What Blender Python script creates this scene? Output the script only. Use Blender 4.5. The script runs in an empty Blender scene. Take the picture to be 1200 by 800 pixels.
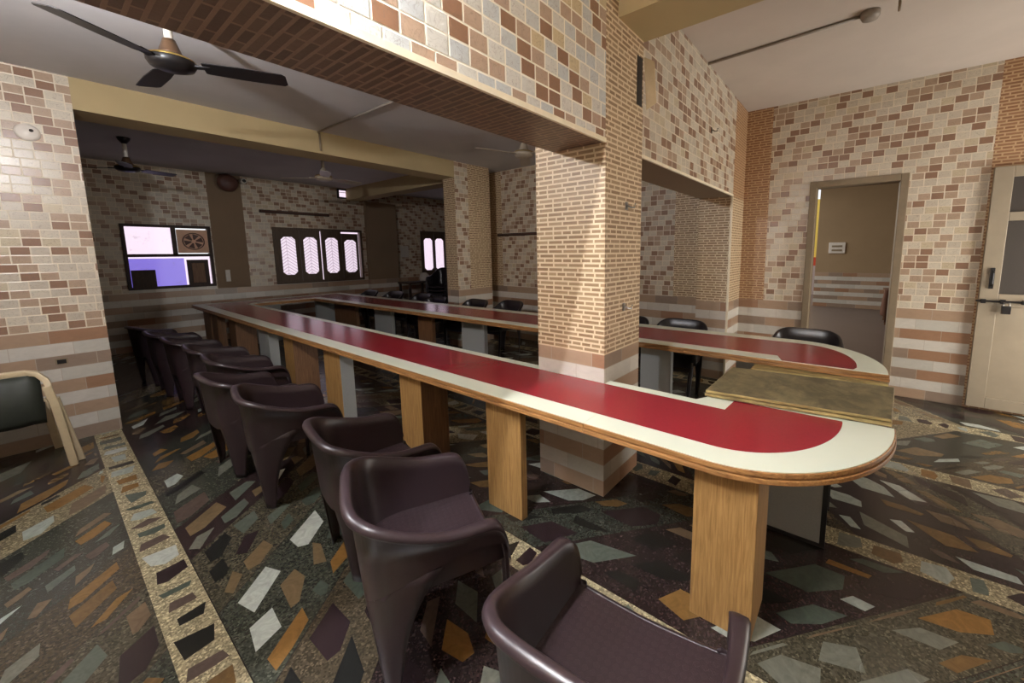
import bpy, bmesh, math, random
from mathutils import Vector, Matrix
random.seed(7)
S = bpy.context.scene
COL = S.collection

# ------------------------------------------------------------------ camera
H = 1.6
YAW, PIT, ROLL, FPX, CX, CY = 0.644554501, 0.127091341, -0.00794564841, 462.646763, 657.939494, 354.622942
fw = Vector((math.cos(YAW)*math.cos(PIT), math.sin(YAW)*math.cos(PIT), -math.sin(PIT)))
rt = fw.cross(Vector((0, 0, 1))).normalized()
up = rt.cross(fw)
r2 = math.cos(ROLL)*rt + math.sin(ROLL)*up
u2 = -math.sin(ROLL)*rt + math.cos(ROLL)*up
cd = bpy.data.cameras.new('camera')
cam = bpy.data.objects.new('camera', cd); COL.objects.link(cam)
M = Matrix((r2, u2, -fw)).transposed().to_4x4(); M.translation = (0, 0, H)
cam.matrix_world = M
cd.sensor_width = 36; cd.lens = FPX/1200*36
cd.shift_x = -(CX-600)/1200; cd.shift_y = (CY-400)/1200
cd.clip_start = 0.02; cd.clip_end = 100
S.camera = cam

# ------------------------------------------------------------------ light
S.view_settings.view_transform = 'Standard'; S.view_settings.look = 'None'
S.view_settings.exposure = 0.75; S.view_settings.gamma = 1.0; S.view_settings.use_curve_mapping = False
W = bpy.data.worlds.new('world'); S.world = W; W.use_nodes = True
W.node_tree.nodes['Background'].inputs[0].default_value = (0.95, 0.97, 1.0, 1)
W.node_tree.nodes['Background'].inputs[1].default_value = 0.7

def area(name, loc, target, sx, sy, power, col):
    l = bpy.data.lights.new(name, 'AREA'); l.shape = 'RECTANGLE'; l.size = sx; l.size_y = sy
    l.energy = power; l.color = col
    o = bpy.data.objects.new(name, l); COL.objects.link(o); o.location = loc
    o.rotation_euler = (Vector(target)-Vector(loc)).to_track_quat('-Z', 'Y').to_euler()
    return o
# daylight through the entrance opening in the wall behind the camera, and through the open side of the passage
area('entrance_daylight', (4.85, -2.75, 1.2), (4.85, 2.0, 0.75), 1.1, 2.0, 60, (1.0, 0.95, 0.88))
area('passage_daylight', (9.0, 3.6, 2.4), (9.0, 0.2, 0.2), 4.5, 2.0, 70, (1.0, 0.95, 0.88))
NEAR_TUBE_W, BULB_W = 185, 98

# ------------------------------------------------------------------ node helpers
def srgb(r, g, b):
    f = lambda c: (c/255/12.92) if c/255 <= 0.04045 else ((c/255+0.055)/1.055)**2.4
    return (f(r), f(g), f(b), 1)

class NT:
    def __init__(self, name):
        self.m = bpy.data.materials.new(name); self.m.use_nodes = True
        self.t = self.m.node_tree; self.n = self.t.nodes; self.b = self.n['Principled BSDF']
    def new(self, t, **k):
        n = self.n.new(t)
        for a, v in k.items(): setattr(n, a, v)
        return n
    def link(self, a, b): self.t.links.new(a, b)
    def put(self, sock, v):
        if hasattr(v, 'is_output') or isinstance(v, bpy.types.NodeSocket): self.link(v, sock)
        else: sock.default_value = v
    def math(self, op, a, b=0.0, c=0.0):
        n = self.new('ShaderNodeMath', operation=op)
        self.put(n.inputs[0], a); self.put(n.inputs[1], b); self.put(n.inputs[2], c)
        return n.outputs[0]
    def mix(self, f, a, b, mode='MIX'):
        n = self.new('ShaderNodeMix', data_type='RGBA', blend_type=mode)
        self.put(n.inputs[0], f); self.put(n.inputs[6], a); self.put(n.inputs[7], b)
        return n.outputs[2]
    def comb(self, x, y, z=0.0):
        n = self.new('ShaderNodeCombineXYZ')
        for i, v in enumerate((x, y, z)): self.put(n.inputs[i], v)
        return n.outputs[0]
    def sep(self, v):
        n = self.new('ShaderNodeSeparateXYZ'); self.link(v, n.inputs[0]); return n.outputs
    def noise(self, vec, scale, detail=3.0, rough=0.6, dist=0.0):
        n = self.new('ShaderNodeTexNoise'); self.link(vec, n.inputs['Vector'])
        n.inputs['Scale'].default_value = scale; n.inputs['Detail'].default_value = detail
        n.inputs['Roughness'].default_value = rough; n.inputs['Distortion'].default_value = dist
        return n.outputs[0]
    def ramp(self, f, stops, interp='LINEAR'):
        n = self.new('ShaderNodeValToRGB'); n.color_ramp.interpolation = interp
        e = n.color_ramp.elements
        e[0].position, e[0].color = stops[0]; e[1].position, e[1].color = stops[-1]
        for p, c in stops[1:-1]:
            x = e.new(p); x.color = c
        self.link(f, n.inputs[0]); return n.outputs[0]
    def bump(self, h, s=0.3, d=0.01):
        n = self.new('ShaderNodeBump'); n.inputs['Strength'].default_value = s; n.inputs['Distance'].default_value = d
        self.link(h, n.inputs['Height']); self.link(n.outputs[0], self.b.inputs['Normal'])
    def pos(self): return self.new('ShaderNodeNewGeometry').outputs['Position']
    def obj(self): return self.new('ShaderNodeTexCoord').outputs['Object']
    def wall_uv(self, flip_floor=False):
        """u runs along the wall, v up it; on soffits u runs along y"""
        g = self.new('ShaderNodeNewGeometry')
        p = self.sep(g.outputs['Position']); n = self.sep(g.outputs['True Normal'])
        ax = self.math('GREATER_THAN', self.math('ABSOLUTE', n[0]), 0.5)
        az = self.math('GREATER_THAN', self.math('ABSOLUTE', n[2]), 0.5)
        yx = self.math('MAXIMUM', ax, az)
        u = self.math('ADD', self.math('MULTIPLY', p[1], yx), self.math('MULTIPLY', p[0], self.math('SUBTRACT', 1.0, yx)))
        v = self.math('ADD', self.math('MULTIPLY', p[0], az), self.math('MULTIPLY', p[2], self.math('SUBTRACT', 1.0, az)))
        return u, v
    def fin(self, col, rough=0.5, spec=0.5, metal=0.0):
        self.put(self.b.inputs['Base Color'], col); self.put(self.b.inputs['Roughness'], rough)
        self.b.inputs['Specular IOR Level'].default_value = spec; self.b.inputs['Metallic'].default_value = metal
        return self.m

def plain(name, rgb, rough=0.5, var=0.15, scale=20, spec=0.5, metal=0.0, bump=0.0):
    t = NT(name); p = t.obj(); f = t.noise(p, scale)
    c = srgb(*rgb); d = tuple(x*(1-var) for x in c[:3])+(1,); l = tuple(min(1, x*(1+var)) for x in c[:3])+(1,)
    if bump: t.bump(f, bump, 0.01)
    return t.fin(t.mix(f, d, l), rough, spec, metal)

def mosaic(name, pal, grout, cw=0.100, ch=0.070, rough=0.28):
    t = NT(name); u, v = t.wall_uv()
    rv = t.math('DIVIDE', v, ch); row = t.math('FLOOR', rv)
    grp = t.math('FLOOR', t.math('DIVIDE', row, 2.0))
    sh = t.math('MULTIPLY', t.math('MODULO', t.math('ADD', grp, 100.0), 3.0), 0.37)
    ru = t.math('ADD', t.math('DIVIDE', u, cw), sh); colm = t.math('FLOOR', ru)
    wn = t.new('ShaderNodeTexWhiteNoise', noise_dimensions='3D')
    t.link(t.comb(colm, row, 3.0), wn.inputs['Vector'])
    per = t.math('DIVIDE', t.math('MODULO', t.math('ADD', t.math('ADD', colm, row), 400.0), 4.0), 4.0)
    keep = t.math('GREATER_THAN', t.sep(wn.outputs['Color'])[1], 0.28)
    pick = t.math('ADD', t.math('MULTIPLY', keep, t.math('ADD', per, t.math('MULTIPLY', wn.outputs['Value'], 0.245))), t.math('MULTIPLY', t.math('SUBTRACT', 1.0, keep), wn.outputs['Value']))
    fu = t.math('FRACT', ru); fv = t.math('FRACT', rv)
    eu = t.math('MINIMUM', fu, t.math('SUBTRACT', 1.0, fu)); ev = t.math('MINIMUM', fv, t.math('SUBTRACT', 1.0, fv))
    g = t.math('MINIMUM', t.math('MULTIPLY', eu, cw), t.math('MULTIPLY', ev, ch))
    gr = t.math('LESS_THAN', g, 0.0042)
    base = t.ramp(pick, pal, 'CONSTANT')
    vec = t.comb(u, v, t.math('MULTIPLY', wn.outputs['Value'], 9.0))
    nz = t.noise(vec, 38, 4, 0.65, 1.2)
    body = t.mix(0.55, base, t.mix(nz, tuple(0.35 for _ in range(3))+(1,), (1, 1, 1, 1)), 'MULTIPLY')
    body = t.mix(0.30, body, base)
    vein = t.math('LESS_THAN', t.math('ABSOLUTE', t.math('SUBTRACT', t.noise(vec, 17, 2, 0.5, 2.0), 0.5)), 0.012)
    body = t.mix(t.math('MULTIPLY', vein, 0.35), body, srgb(120, 100, 85))
    hgt = t.math('ADD', t.math('MINIMUM', t.math('MULTIPLY', g, 180.0), 1.0), t.math('MULTIPLY', nz, 0.5))
    t.bump(hgt, 0.35, 0.004)
    return t.fin(t.mix(gr, body, grout), rough, 0.5)

WHT = srgb(214, 203, 182); CRM = srgb(206, 190, 160); TAN = srgb(182, 156, 131); BRN = srgb(150, 116, 93)
tile_m = mosaic('mosaic_wall_tile', [(0.0, BRN), (0.20, TAN), (0.44, CRM), (0.52, WHT), (0.75, srgb(204, 192, 172))], srgb(218, 205, 182))
beam_tile_m = mosaic('beam_mosaic_tile', [(0.0, srgb(150, 112, 86)), (0.22, srgb(186, 158, 134)), (0.44, srgb(212, 192, 152)), (0.53, srgb(220, 216, 204)), (0.80, srgb(204, 206, 202))], srgb(236, 228, 208), 0.096, 0.072)

def ledge(name, brick, brick2, mortar, bw=0.12, rh=0.0300, mo=0.0125, rough=0.45):
    t = NT(name); u, v = t.wall_uv()
    vec = t.comb(u, v)
    b = t.new('ShaderNodeTexBrick'); t.link(vec, b.inputs['Vector'])
    b.offset = 0.37; b.offset_frequency = 2; b.squash = 0.62; b.squash_frequency = 3
    b.inputs['Scale'].default_value = 1.0; b.inputs['Brick Width'].default_value = bw
    b.inputs['Row Height'].default_value = rh; b.inputs['Mortar Size'].default_value = mo*0.5
    b.inputs['Mortar Smooth'].default_value = 0.12; b.inputs['Bias'].default_value = 0.0
    b.inputs['Color1'].default_value = brick; b.inputs['Color2'].default_value = brick2; b.inputs['Mortar'].default_value = mortar
    nz = t.noise(vec, 60, 3, 0.6)
    c = t.mix(0.35, b.outputs['Color'], t.mix(nz, (0.4, 0.4, 0.4, 1), (1, 1, 1, 1)), 'MULTIPLY')
    t.bump(t.math('ADD', b.outputs['Fac'], t.math('MULTIPLY', nz, 0.3)), 0.5, 0.006)
    return t.fin(c, rough, 0.4)
brick_m = ledge('ledge_stone_tile', srgb(148, 118, 86), srgb(174, 146, 112), srgb(228, 206, 170))
redbrick_m = ledge('red_ledge_tile', srgb(144, 102, 70), srgb(162, 120, 86), srgb(200, 166, 126))
soffit_m = ledge('shade_darkened_soffit_tile', srgb(100, 80, 68), srgb(122, 98, 82), srgb(148, 122, 102), 0.16, 0.036, 0.012)  # ledge tile with the shade under the beam darkened into its colour

def dado(name):
    t = NT(name); u, v = t.wall_uv(); rh = 0.1083
    row = t.math('FLOOR', t.math('DIVIDE', v, rh))
    odd = t.math('MODULO', t.math('ADD', row, 100.0), 2.0)
    uu = t.math('ADD', t.math('DIVIDE', u, 0.33), t.math('MULTIPLY', row, 0.37))
    wn = t.new('ShaderNodeTexWhiteNoise', noise_dimensions='2D'); t.link(t.comb(t.math('FLOOR', uu), row), wn.inputs['Vector'])
    brown = t.ramp(wn.outputs['Value'], [(0, srgb(164, 126, 98)), (0.35, srgb(178, 150, 124)), (0.7, srgb(154, 134, 116))], 'CONSTANT')
    white = t.ramp(wn.outputs['Value'], [(0, srgb(212, 206, 194)), (0.5, srgb(200, 196, 184)), (0.8, srgb(222, 216, 204))], 'CONSTANT')
    c = t.mix(odd, brown, white)
    vec = t.comb(u, t.math('MULTIPLY', v, 1.8), t.math('MULTIPLY', wn.outputs['Value'], 7.0))
    nz = t.noise(vec, 9, 5, 0.65, 1.5)
    c = t.mix(0.5, c, t.mix(nz, (0.45, 0.42, 0.4, 1), (1, 1, 1, 1)), 'MULTIPLY')
    fu = t.math('FRACT', uu); fv = t.math('FRACT', t.math('DIVIDE', v, rh))
    e = t.math('MINIMUM', t.math('MULTIPLY', t.math('MINIMUM', fu, t.math('SUBTRACT', 1.0, fu)), 0.33), t.math('MULTIPLY', t.math('MINIMUM', fv, t.math('SUBTRACT', 1.0, fv)), rh))
    c = t.mix(t.math('LESS_THAN', e, 0.0018), c, srgb(176, 164, 148))
    return t.fin(c, 0.3, 0.5)
dado_m = dado('striped_marble_dado')

def paint(name, rgb, rough=0.85, dirt=0.25):
    t = NT(name); p = t.pos()
    n1 = t.noise(p, 1.3, 4, 0.6); n2 = t.noise(p, 40, 2, 0.5)
    c = srgb(*rgb); d = tuple(x*(1-dirt) for x in c[:3])+(1,)
    t.bump(n2, 0.08, 0.004)
    return t.fin(t.mix(n1, d, c), rough, 0.2)
ceil_m = paint('ceiling_whitewash', (212, 200, 188))
midceil_m = paint('grey_ceiling_whitewash', (206, 202, 200))
yellow_m = paint('ochre_wall_paint', (190, 170, 128))
tanwall_m = paint('tan_wall_paint', (166, 142, 110))
cement_m = paint('cement_render', (140, 122, 104))
passfloor_m = paint('passage_floor_stone', (116, 100, 90), 0.4)
outground_m = paint('outdoor_paving', (190, 170, 160), 0.8)
brown_m = paint('brown_rendered_brick', (146, 124, 100))
cream_trim_m = plain('cream_edge_trim', (236, 224, 196), 0.45)

def floor_mat():
    t = NT('crazy_marble_floor')
    a = t.new('ShaderNodeVertexColor', layer_name='stone'); p = t.pos()
    fl = a.outputs['Alpha']
    nz = t.noise(p, 12, 5, 0.65, 2.5)
    st = t.mix(0.8, a.outputs['Color'], t.mix(nz, (0.25, 0.25, 0.25, 1), (1.35, 1.35, 1.35, 1)), 'MULTIPLY')
    vo = t.new('ShaderNodeTexVoronoi'); t.link(p, vo.inputs['Vector']); vo.inputs['Scale'].default_value = 130
    chip = t.ramp(t.sep(vo.outputs['Color'])[0], [(0, (0.35, 0.33, 0.3, 1)), (0.35, (0.7, 0.68, 0.62, 1)), (0.72, (1.0, 0.98, 0.92, 1)), (0.9, (1.6, 1.55, 1.45, 1))], 'CONSTANT')
    mx = t.mix(0.8, a.outputs['Color'], chip, 'MULTIPLY')
    c = t.mix(fl, mx, st)
    big = t.noise(p, 0.9, 4, 0.6)
    r = t.math('ADD', 0.12, t.math('MULTIPLY', big, 0.24))
    return t.fin(c, r, 0.5)
floor_m = floor_mat()

def wood(name, a, b, sc=6.0, axis=2, rough=0.5, stretch=18.0, wear=None):
    t = NT(name); s = t.sep(t.obj())
    k = [stretch, stretch, stretch]; k[axis] = 1.0
    v = t.comb(*[t.math('MULTIPLY', s[i], k[i]) for i in range(3)])
    n = t.noise(v, sc, 5, 0.6, 0.6)
    c = t.ramp(n, [(0.3, a), (0.5, tuple((a[i]+b[i])/2 for i in range(3))+(1,)), (0.68, b)])
    if wear:
        w = t.noise(t.obj(), 7, 6, 0.7, 0.5)
        c = t.mix(t.ramp(w, [(0.45, (0, 0, 0, 1)), (0.6, (1, 1, 1, 1))]), c, wear)
    t.bump(n, 0.1, 0.003)
    return t.fin(c, rough, 0.4)
oak_m = wood('oak_veneer', srgb(128, 94, 52), srgb(170, 132, 80))
ply_m = wood('plywood_edge', srgb(118, 80, 44), srgb(178, 130, 78), 5, 1, 0.45)
brownleg_m = wood('brown_and_shade_veneer', srgb(92, 62, 40), srgb(128, 92, 60))  # brown legs and boards; also paints shade on sides of oak legs
slab_m = wood('worn_board', srgb(94, 85, 60), srgb(124, 113, 80), 4, 0, 0.5, 3, srgb(80, 71, 50))
slabedge_m = wood('worn_board_edge', srgb(96, 78, 48), srgb(178, 156, 100), 5, 1, 0.6, 7)
shutter_m = wood('shutter_wood', srgb(70, 56, 44), srgb(98, 80, 62), 5, 2, 0.55)
darkwood_m = wood('dark_board', srgb(44, 32, 26), srgb(64, 46, 36), 5, 2, 0.6)

def laminate(name, rgb, spk, amt, rough):
    t = NT(name); p = t.pos()
    n = t.noise(p, 110, 2, 0.7); n2 = t.noise(p, 3, 4, 0.6)
    f = t.math('MULTIPLY', t.math('MULTIPLY', t.math('SUBTRACT', n, 0.45), 4.0), 0.3)
    f.node.use_clamp = True
    c = t.mix(f, srgb(*rgb), srgb(*spk))
    c = t.mix(0.08, c, t.mix(n2, (0.5, 0.5, 0.5, 1), (1, 1, 1, 1)), 'MULTIPLY')
    return t.fin(c, t.math('ADD', rough, t.math('MULTIPLY', n2, 0.05)), 0.5)
red_m = laminate('maroon_laminate', (142, 34, 44), (120, 28, 38), 0.62, 0.17)
white_m = plain('white_laminate', (216, 220, 200), 0.3, 0.03, 4)
grey_m = laminate('grey_laminate', (158, 160, 156), (140, 142, 138), 0.62, 0.35)
blackedge_m = plain('black_edge_strip', (26, 24, 24), 0.4)

def plastic(name, rgb, rough, lattice=False):
    t = NT(name); p = t.obj(); nz = t.noise(p, 300, 2, 0.5)
    c = srgb(*rgb)
    d = tuple(x*0.8 for x in c[:3])+(1,)
    h = t.math('MULTIPLY', nz, 0.15)
    if lattice:
        s = t.sep(p)
        a = t.math('SINE', t.math('MULTIPLY', t.math('ADD', s[0], s[1]), 2*math.pi/0.05))
        b = t.math('SINE', t.math('MULTIPLY', t.math('SUBTRACT', s[0], s[1]), 2*math.pi/0.05))
        h = t.math('ADD', h, t.math('GREATER_THAN', t.math('MULTIPLY', a, b), 0.12))
        t.bump(h, 0.9, 0.006); lat = t.math('GREATER_THAN', t.math('MULTIPLY', a, b), 0.12)
    else: t.bump(h, 0.15, 0.002)
    if lattice: d = t.mix(lat, tuple(x*0.62 for x in c[:3])+(1,), c)
    return t.fin(t.mix(nz, d, c), rough, 0.5)
chair_m = plastic('maroon_plastic', (48, 36, 39), 0.34)
seat_m = plastic('embossed_maroon_plastic', (48, 36, 39), 0.32, True)
blackchair_m = plastic('black_plastic', (34, 28, 30), 0.3)
blackseat_m = plastic('embossed_black_plastic', (34, 28, 30), 0.3, True)
cream_m = plain('cream_plastic', (190, 172, 138), 0.45)
sling_m = plain('dark_green_sling', (46, 50, 42), 0.6, 0.3, 12)
door_m = plain('cream_door_paint', (144, 131, 110), 0.5, 0.18, 5)
mesh_m = plain('dark_fly_mesh', (56, 48, 40), 0.7, 0.2, 200)
frame_m = plain('grey_brown_frame', (132, 116, 92), 0.6, 0.2, 9)
black_m = plain('black_enamel', (20, 17, 17), 0.4)
brass_m = plain('bronze_paint', (104, 78, 56), 0.35, 0.2, 20, 0.5, 0.4)
gold_m = plain('gold_band', (190, 160, 90), 0.3, 0.1, 20, 0.5, 0.8)
chrome_m = plain('steel', (150, 146, 140), 0.3, 0.1, 20, 0.5, 0.9)
whiteplastic_m = plain('white_plastic', (214, 206, 194), 0.4)
fanwhite_m = plain('pale_fan_enamel', (170, 156, 136), 0.35)
paper_m = plain('paper', (196, 190, 180), 0.8)
cloth_m = plain('brown_cloth', (110, 78, 62), 0.9, 0.3, 14)
orange_m = plain('orange_board', (232, 188, 158), 0.7, 0.2, 9)  # base colour lightened to stand for daylight coming through the board
darkfan_m = plain('dark_fan_metal', (92, 60, 50), 0.5)
pipe_m = plain('conduit_pipe', (150, 140, 128), 0.5)

def glow(name, rgb, st, pat=None):
    t = NT(name); p = t.obj(); c = srgb(*rgb)
    n = t.noise(p, 14, 4, 0.7)
    col = t.mix(t.math('MULTIPLY', t.math('LESS_THAN', n, 0.36), 0.35), c, tuple(x*0.35 for x in c[:3])+(1,))
    if pat == 'leaf':
        s = t.sep(t.pos())
        xm = t.math('SUBTRACT', t.math('FRACT', t.math('DIVIDE', t.math('SUBTRACT', s[0], 3.0), 0.445)), 0.5)
        w = t.math('FRACT', t.math('MULTIPLY', t.math('ADD', s[2], t.math('MULTIPLY', t.math('ABSOLUTE', xm), 0.34)), 15.0))
        ln = t.math('MAXIMUM', t.math('LESS_THAN', w, 0.32), t.math('LESS_THAN', t.math('ABSOLUTE', xm), 0.012))
        col = t.mix(t.math('MULTIPLY', ln, 0.75), c, srgb(110, 96, 110))
    t.b.inputs['Base Color'].default_value = (0.5, 0.5, 0.5, 1)
    t.link(col, t.b.inputs['Emission Color']); t.b.inputs['Emission Strength'].default_value = st
    t.b.inputs['Roughness'].default_value = 0.3
    return t.m
leafpane_m = glow('daylit_leaf_glass', (246, 226, 244), 0.60, 'leaf')
pane_m = glow('daylit_frosted_glass', (246, 226, 244), 0.62)
purple_m = glow('daylit_purple_sheet', (122, 104, 214), 0.58)
outwall_m = plain('yellow_outdoor_wall', (236, 200, 90), 0.8)
redband_m = plain('red_outdoor_band', (190, 70, 40), 0.8)

# ------------------------------------------------------------------ mesh helpers
class MB:
    def __init__(self): self.v, self.f, self.mi, self.mats = [], [], [], []
    def m(self, mat):
        if mat not in self.mats: self.mats.append(mat)
        return self.mats.index(mat)
    def add(self, vs, fs, mat):
        o = len(self.v); k = self.m(mat); self.v += [tuple(p) for p in vs]
        for f in fs: self.f.append(tuple(i+o for i in f)); self.mi.append(k)
    def box(self, x0, x1, y0, y1, z0, z1, mat, faces=None):
        """faces: dict of '-x','+x','-y','+y','-z','+z' -> material"""
        vs = [(x, y, z) for z in (z0, z1) for y in (y0, y1) for x in (x0, x1)]
        F = {'-z': (0, 2, 3, 1), '+z': (4, 5, 7, 6), '-y': (0, 1, 5, 4), '+y': (2, 6, 7, 3), '-x': (0, 4, 6, 2), '+x': (1, 3, 7, 5)}
        o = len(self.v); self.v += vs
        for k, f in F.items():
            self.f.append(tuple(i+o for i in f)); self.mi.append(self.m((faces or {}).get(k, mat)))
    def prism(self, poly, z0, z1, mat, side=None):
        n = len(poly)
        area2 = sum(poly[i][0]*poly[(i+1) % n][1]-poly[(i+1) % n][0]*poly[i][1] for i in range(n))
        if area2 < 0: poly = poly[::-1]
        o = len(self.v); self.v += [(x, y, z0) for x, y in poly]+[(x, y, z1) for x, y in poly]
        self.f.append(tuple(o+n-1-i for i in range(n))); self.mi.append(self.m(mat))
        self.f.append(tuple(o+n+i for i in range(n))); self.mi.append(self.m(mat))
        for i in range(n):
            j = (i+1) % n
            self.f.append((o+i, o+j, o+n+j, o+n+i)); self.mi.append(self.m(side or mat))
    def lathe(self, prof, mat, c=(0, 0, 0), seg=24, ax='z'):
        vs, fs = [], []
        n = len(prof)
        for i in range(seg):
            a = 2*math.pi*i/seg
            for r, z in prof:
                p = (r*math.cos(a), r*math.sin(a), z)
                if ax == 'y': p = (p[0], p[2], p[1])
                if ax == 'x': p = (p[2], p[0], p[1])
                vs.append((p[0]+c[0], p[1]+c[1], p[2]+c[2]))
        for i in range(seg):
            j = (i+1) % seg
            for k in range(n-1): fs.append((i*n+k, j*n+k, j*n+k+1, i*n+k+1))
        self.add(vs, fs, mat)
    def tube(self, pts, r, mat, seg=8):
        pts = [Vector(p) for p in pts]; vs, fs = [], []
        for i, p in enumerate(pts):
            d = (pts[min(i+1, len(pts)-1)]-pts[max(i-1, 0)]).normalized()
            a = d.orthogonal().normalized() if abs(d.z) > 0.9 else d.cross(Vector((0, 0, 1))).normalized()
            b = d.cross(a)
            for k in range(seg):
                t = 2*math.pi*k/seg; vs.append(p+r*(math.cos(t)*a+math.sin(t)*b))
        for i in range(len(pts)-1):
            for k in range(seg):
                l = (k+1) % seg; fs.append((i*seg+k, i*seg+l, (i+1)*seg+l, (i+1)*seg+k))
        fs.append(tuple(range(seg))[::-1]); fs.append(tuple((len(pts)-1)*seg+k for k in range(seg)))
        self.add(vs, fs, mat)
    def strip(self, pts, w, t, wdir, mat):
        """flat bar of width w (along wdir) and thickness t following pts"""
        pts = [Vector(p) for p in pts]; wd = Vector(wdir).normalized(); vs, fs = [], []
        for i, p in enumerate(pts):
            d = (pts[min(i+1, len(pts)-1)]-pts[max(i-1, 0)]).normalized(); n = d.cross(wd).normalized()
            for a, b in ((-1, -1), (1, -1), (1, 1), (-1, 1)): vs.append(p+wd*(w/2*a)+n*(t/2*b))
        for i in range(len(pts)-1):
            for k in range(4):
                l = (k+1) % 4; fs.append((i*4+k, i*4+l, (i+1)*4+l, (i+1)*4+k))
        fs.append((3, 2, 1, 0)); e = (len(pts)-1)*4; fs.append((e, e+1, e+2, e+3))
        self.add(vs, fs, mat)
    def grid(self, rows, mat, close=False, flip=False):
        n = len(rows[0]); vs = [p for r in rows for p in r]; fs = []
        for i in range(len(rows)-1):
            for k in range(n-1 if not close else n):
                l = (k+1) % n; q = (i*n+k, i*n+l, (i+1)*n+l, (i+1)*n+k); fs.append(q[::-1] if flip else q)
        self.add(vs, fs, mat)
    def build(self, name, parent=None, smooth=False, bevel=0.0, solid=0.0, fix=True, loc=None, sol_off=0):
        me = bpy.data.meshes.new(name); me.from_pydata(self.v, [], self.f)
        for m in self.mats: me.materials.append(m)
        for p, k in zip(me.polygons, self.mi): p.material_index = k
        if fix:
            b = bmesh.new(); b.from_mesh(me); bmesh.ops.recalc_face_normals(b, faces=b.faces)
            b.to_mesh(me); b.free()
        if smooth:
            for p in me.polygons: p.use_smooth = True
        me.update()
        o = bpy.data.objects.new(name, me); COL.objects.link(o)
        if parent: o.parent = parent
        if loc: o.location = loc
        if solid:
            s = o.modifiers.new('solid', 'SOLIDIFY'); s.thickness = solid; s.offset = sol_off
        if bevel:
            s = o.modifiers.new('bevel', 'BEVEL'); s.width = bevel; s.segments = 2; s.limit_method = 'ANGLE'
        return o

def structure(o): o['kind'] = 'structure'; return o
def tag(o, label, cat, group=None):
    o['label'] = label; o['category'] = cat
    if group: o['group'] = group
    return o
def thing(name, label, cat, loc=(0, 0, 0), rz=0.0, group=None):
    o = bpy.data.objects.new(name, None); COL.objects.link(o); o.location = loc; o.rotation_euler = (0, 0, rz)
    o.empty_display_size = 0.1
    return tag(o, label, cat, group)
def copy_tree(o, parent=None):
    c = o.copy(); COL.objects.link(c)
    if parent: c.parent = parent
    for ch in list(o.children): copy_tree(ch, c)
    return c

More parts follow.
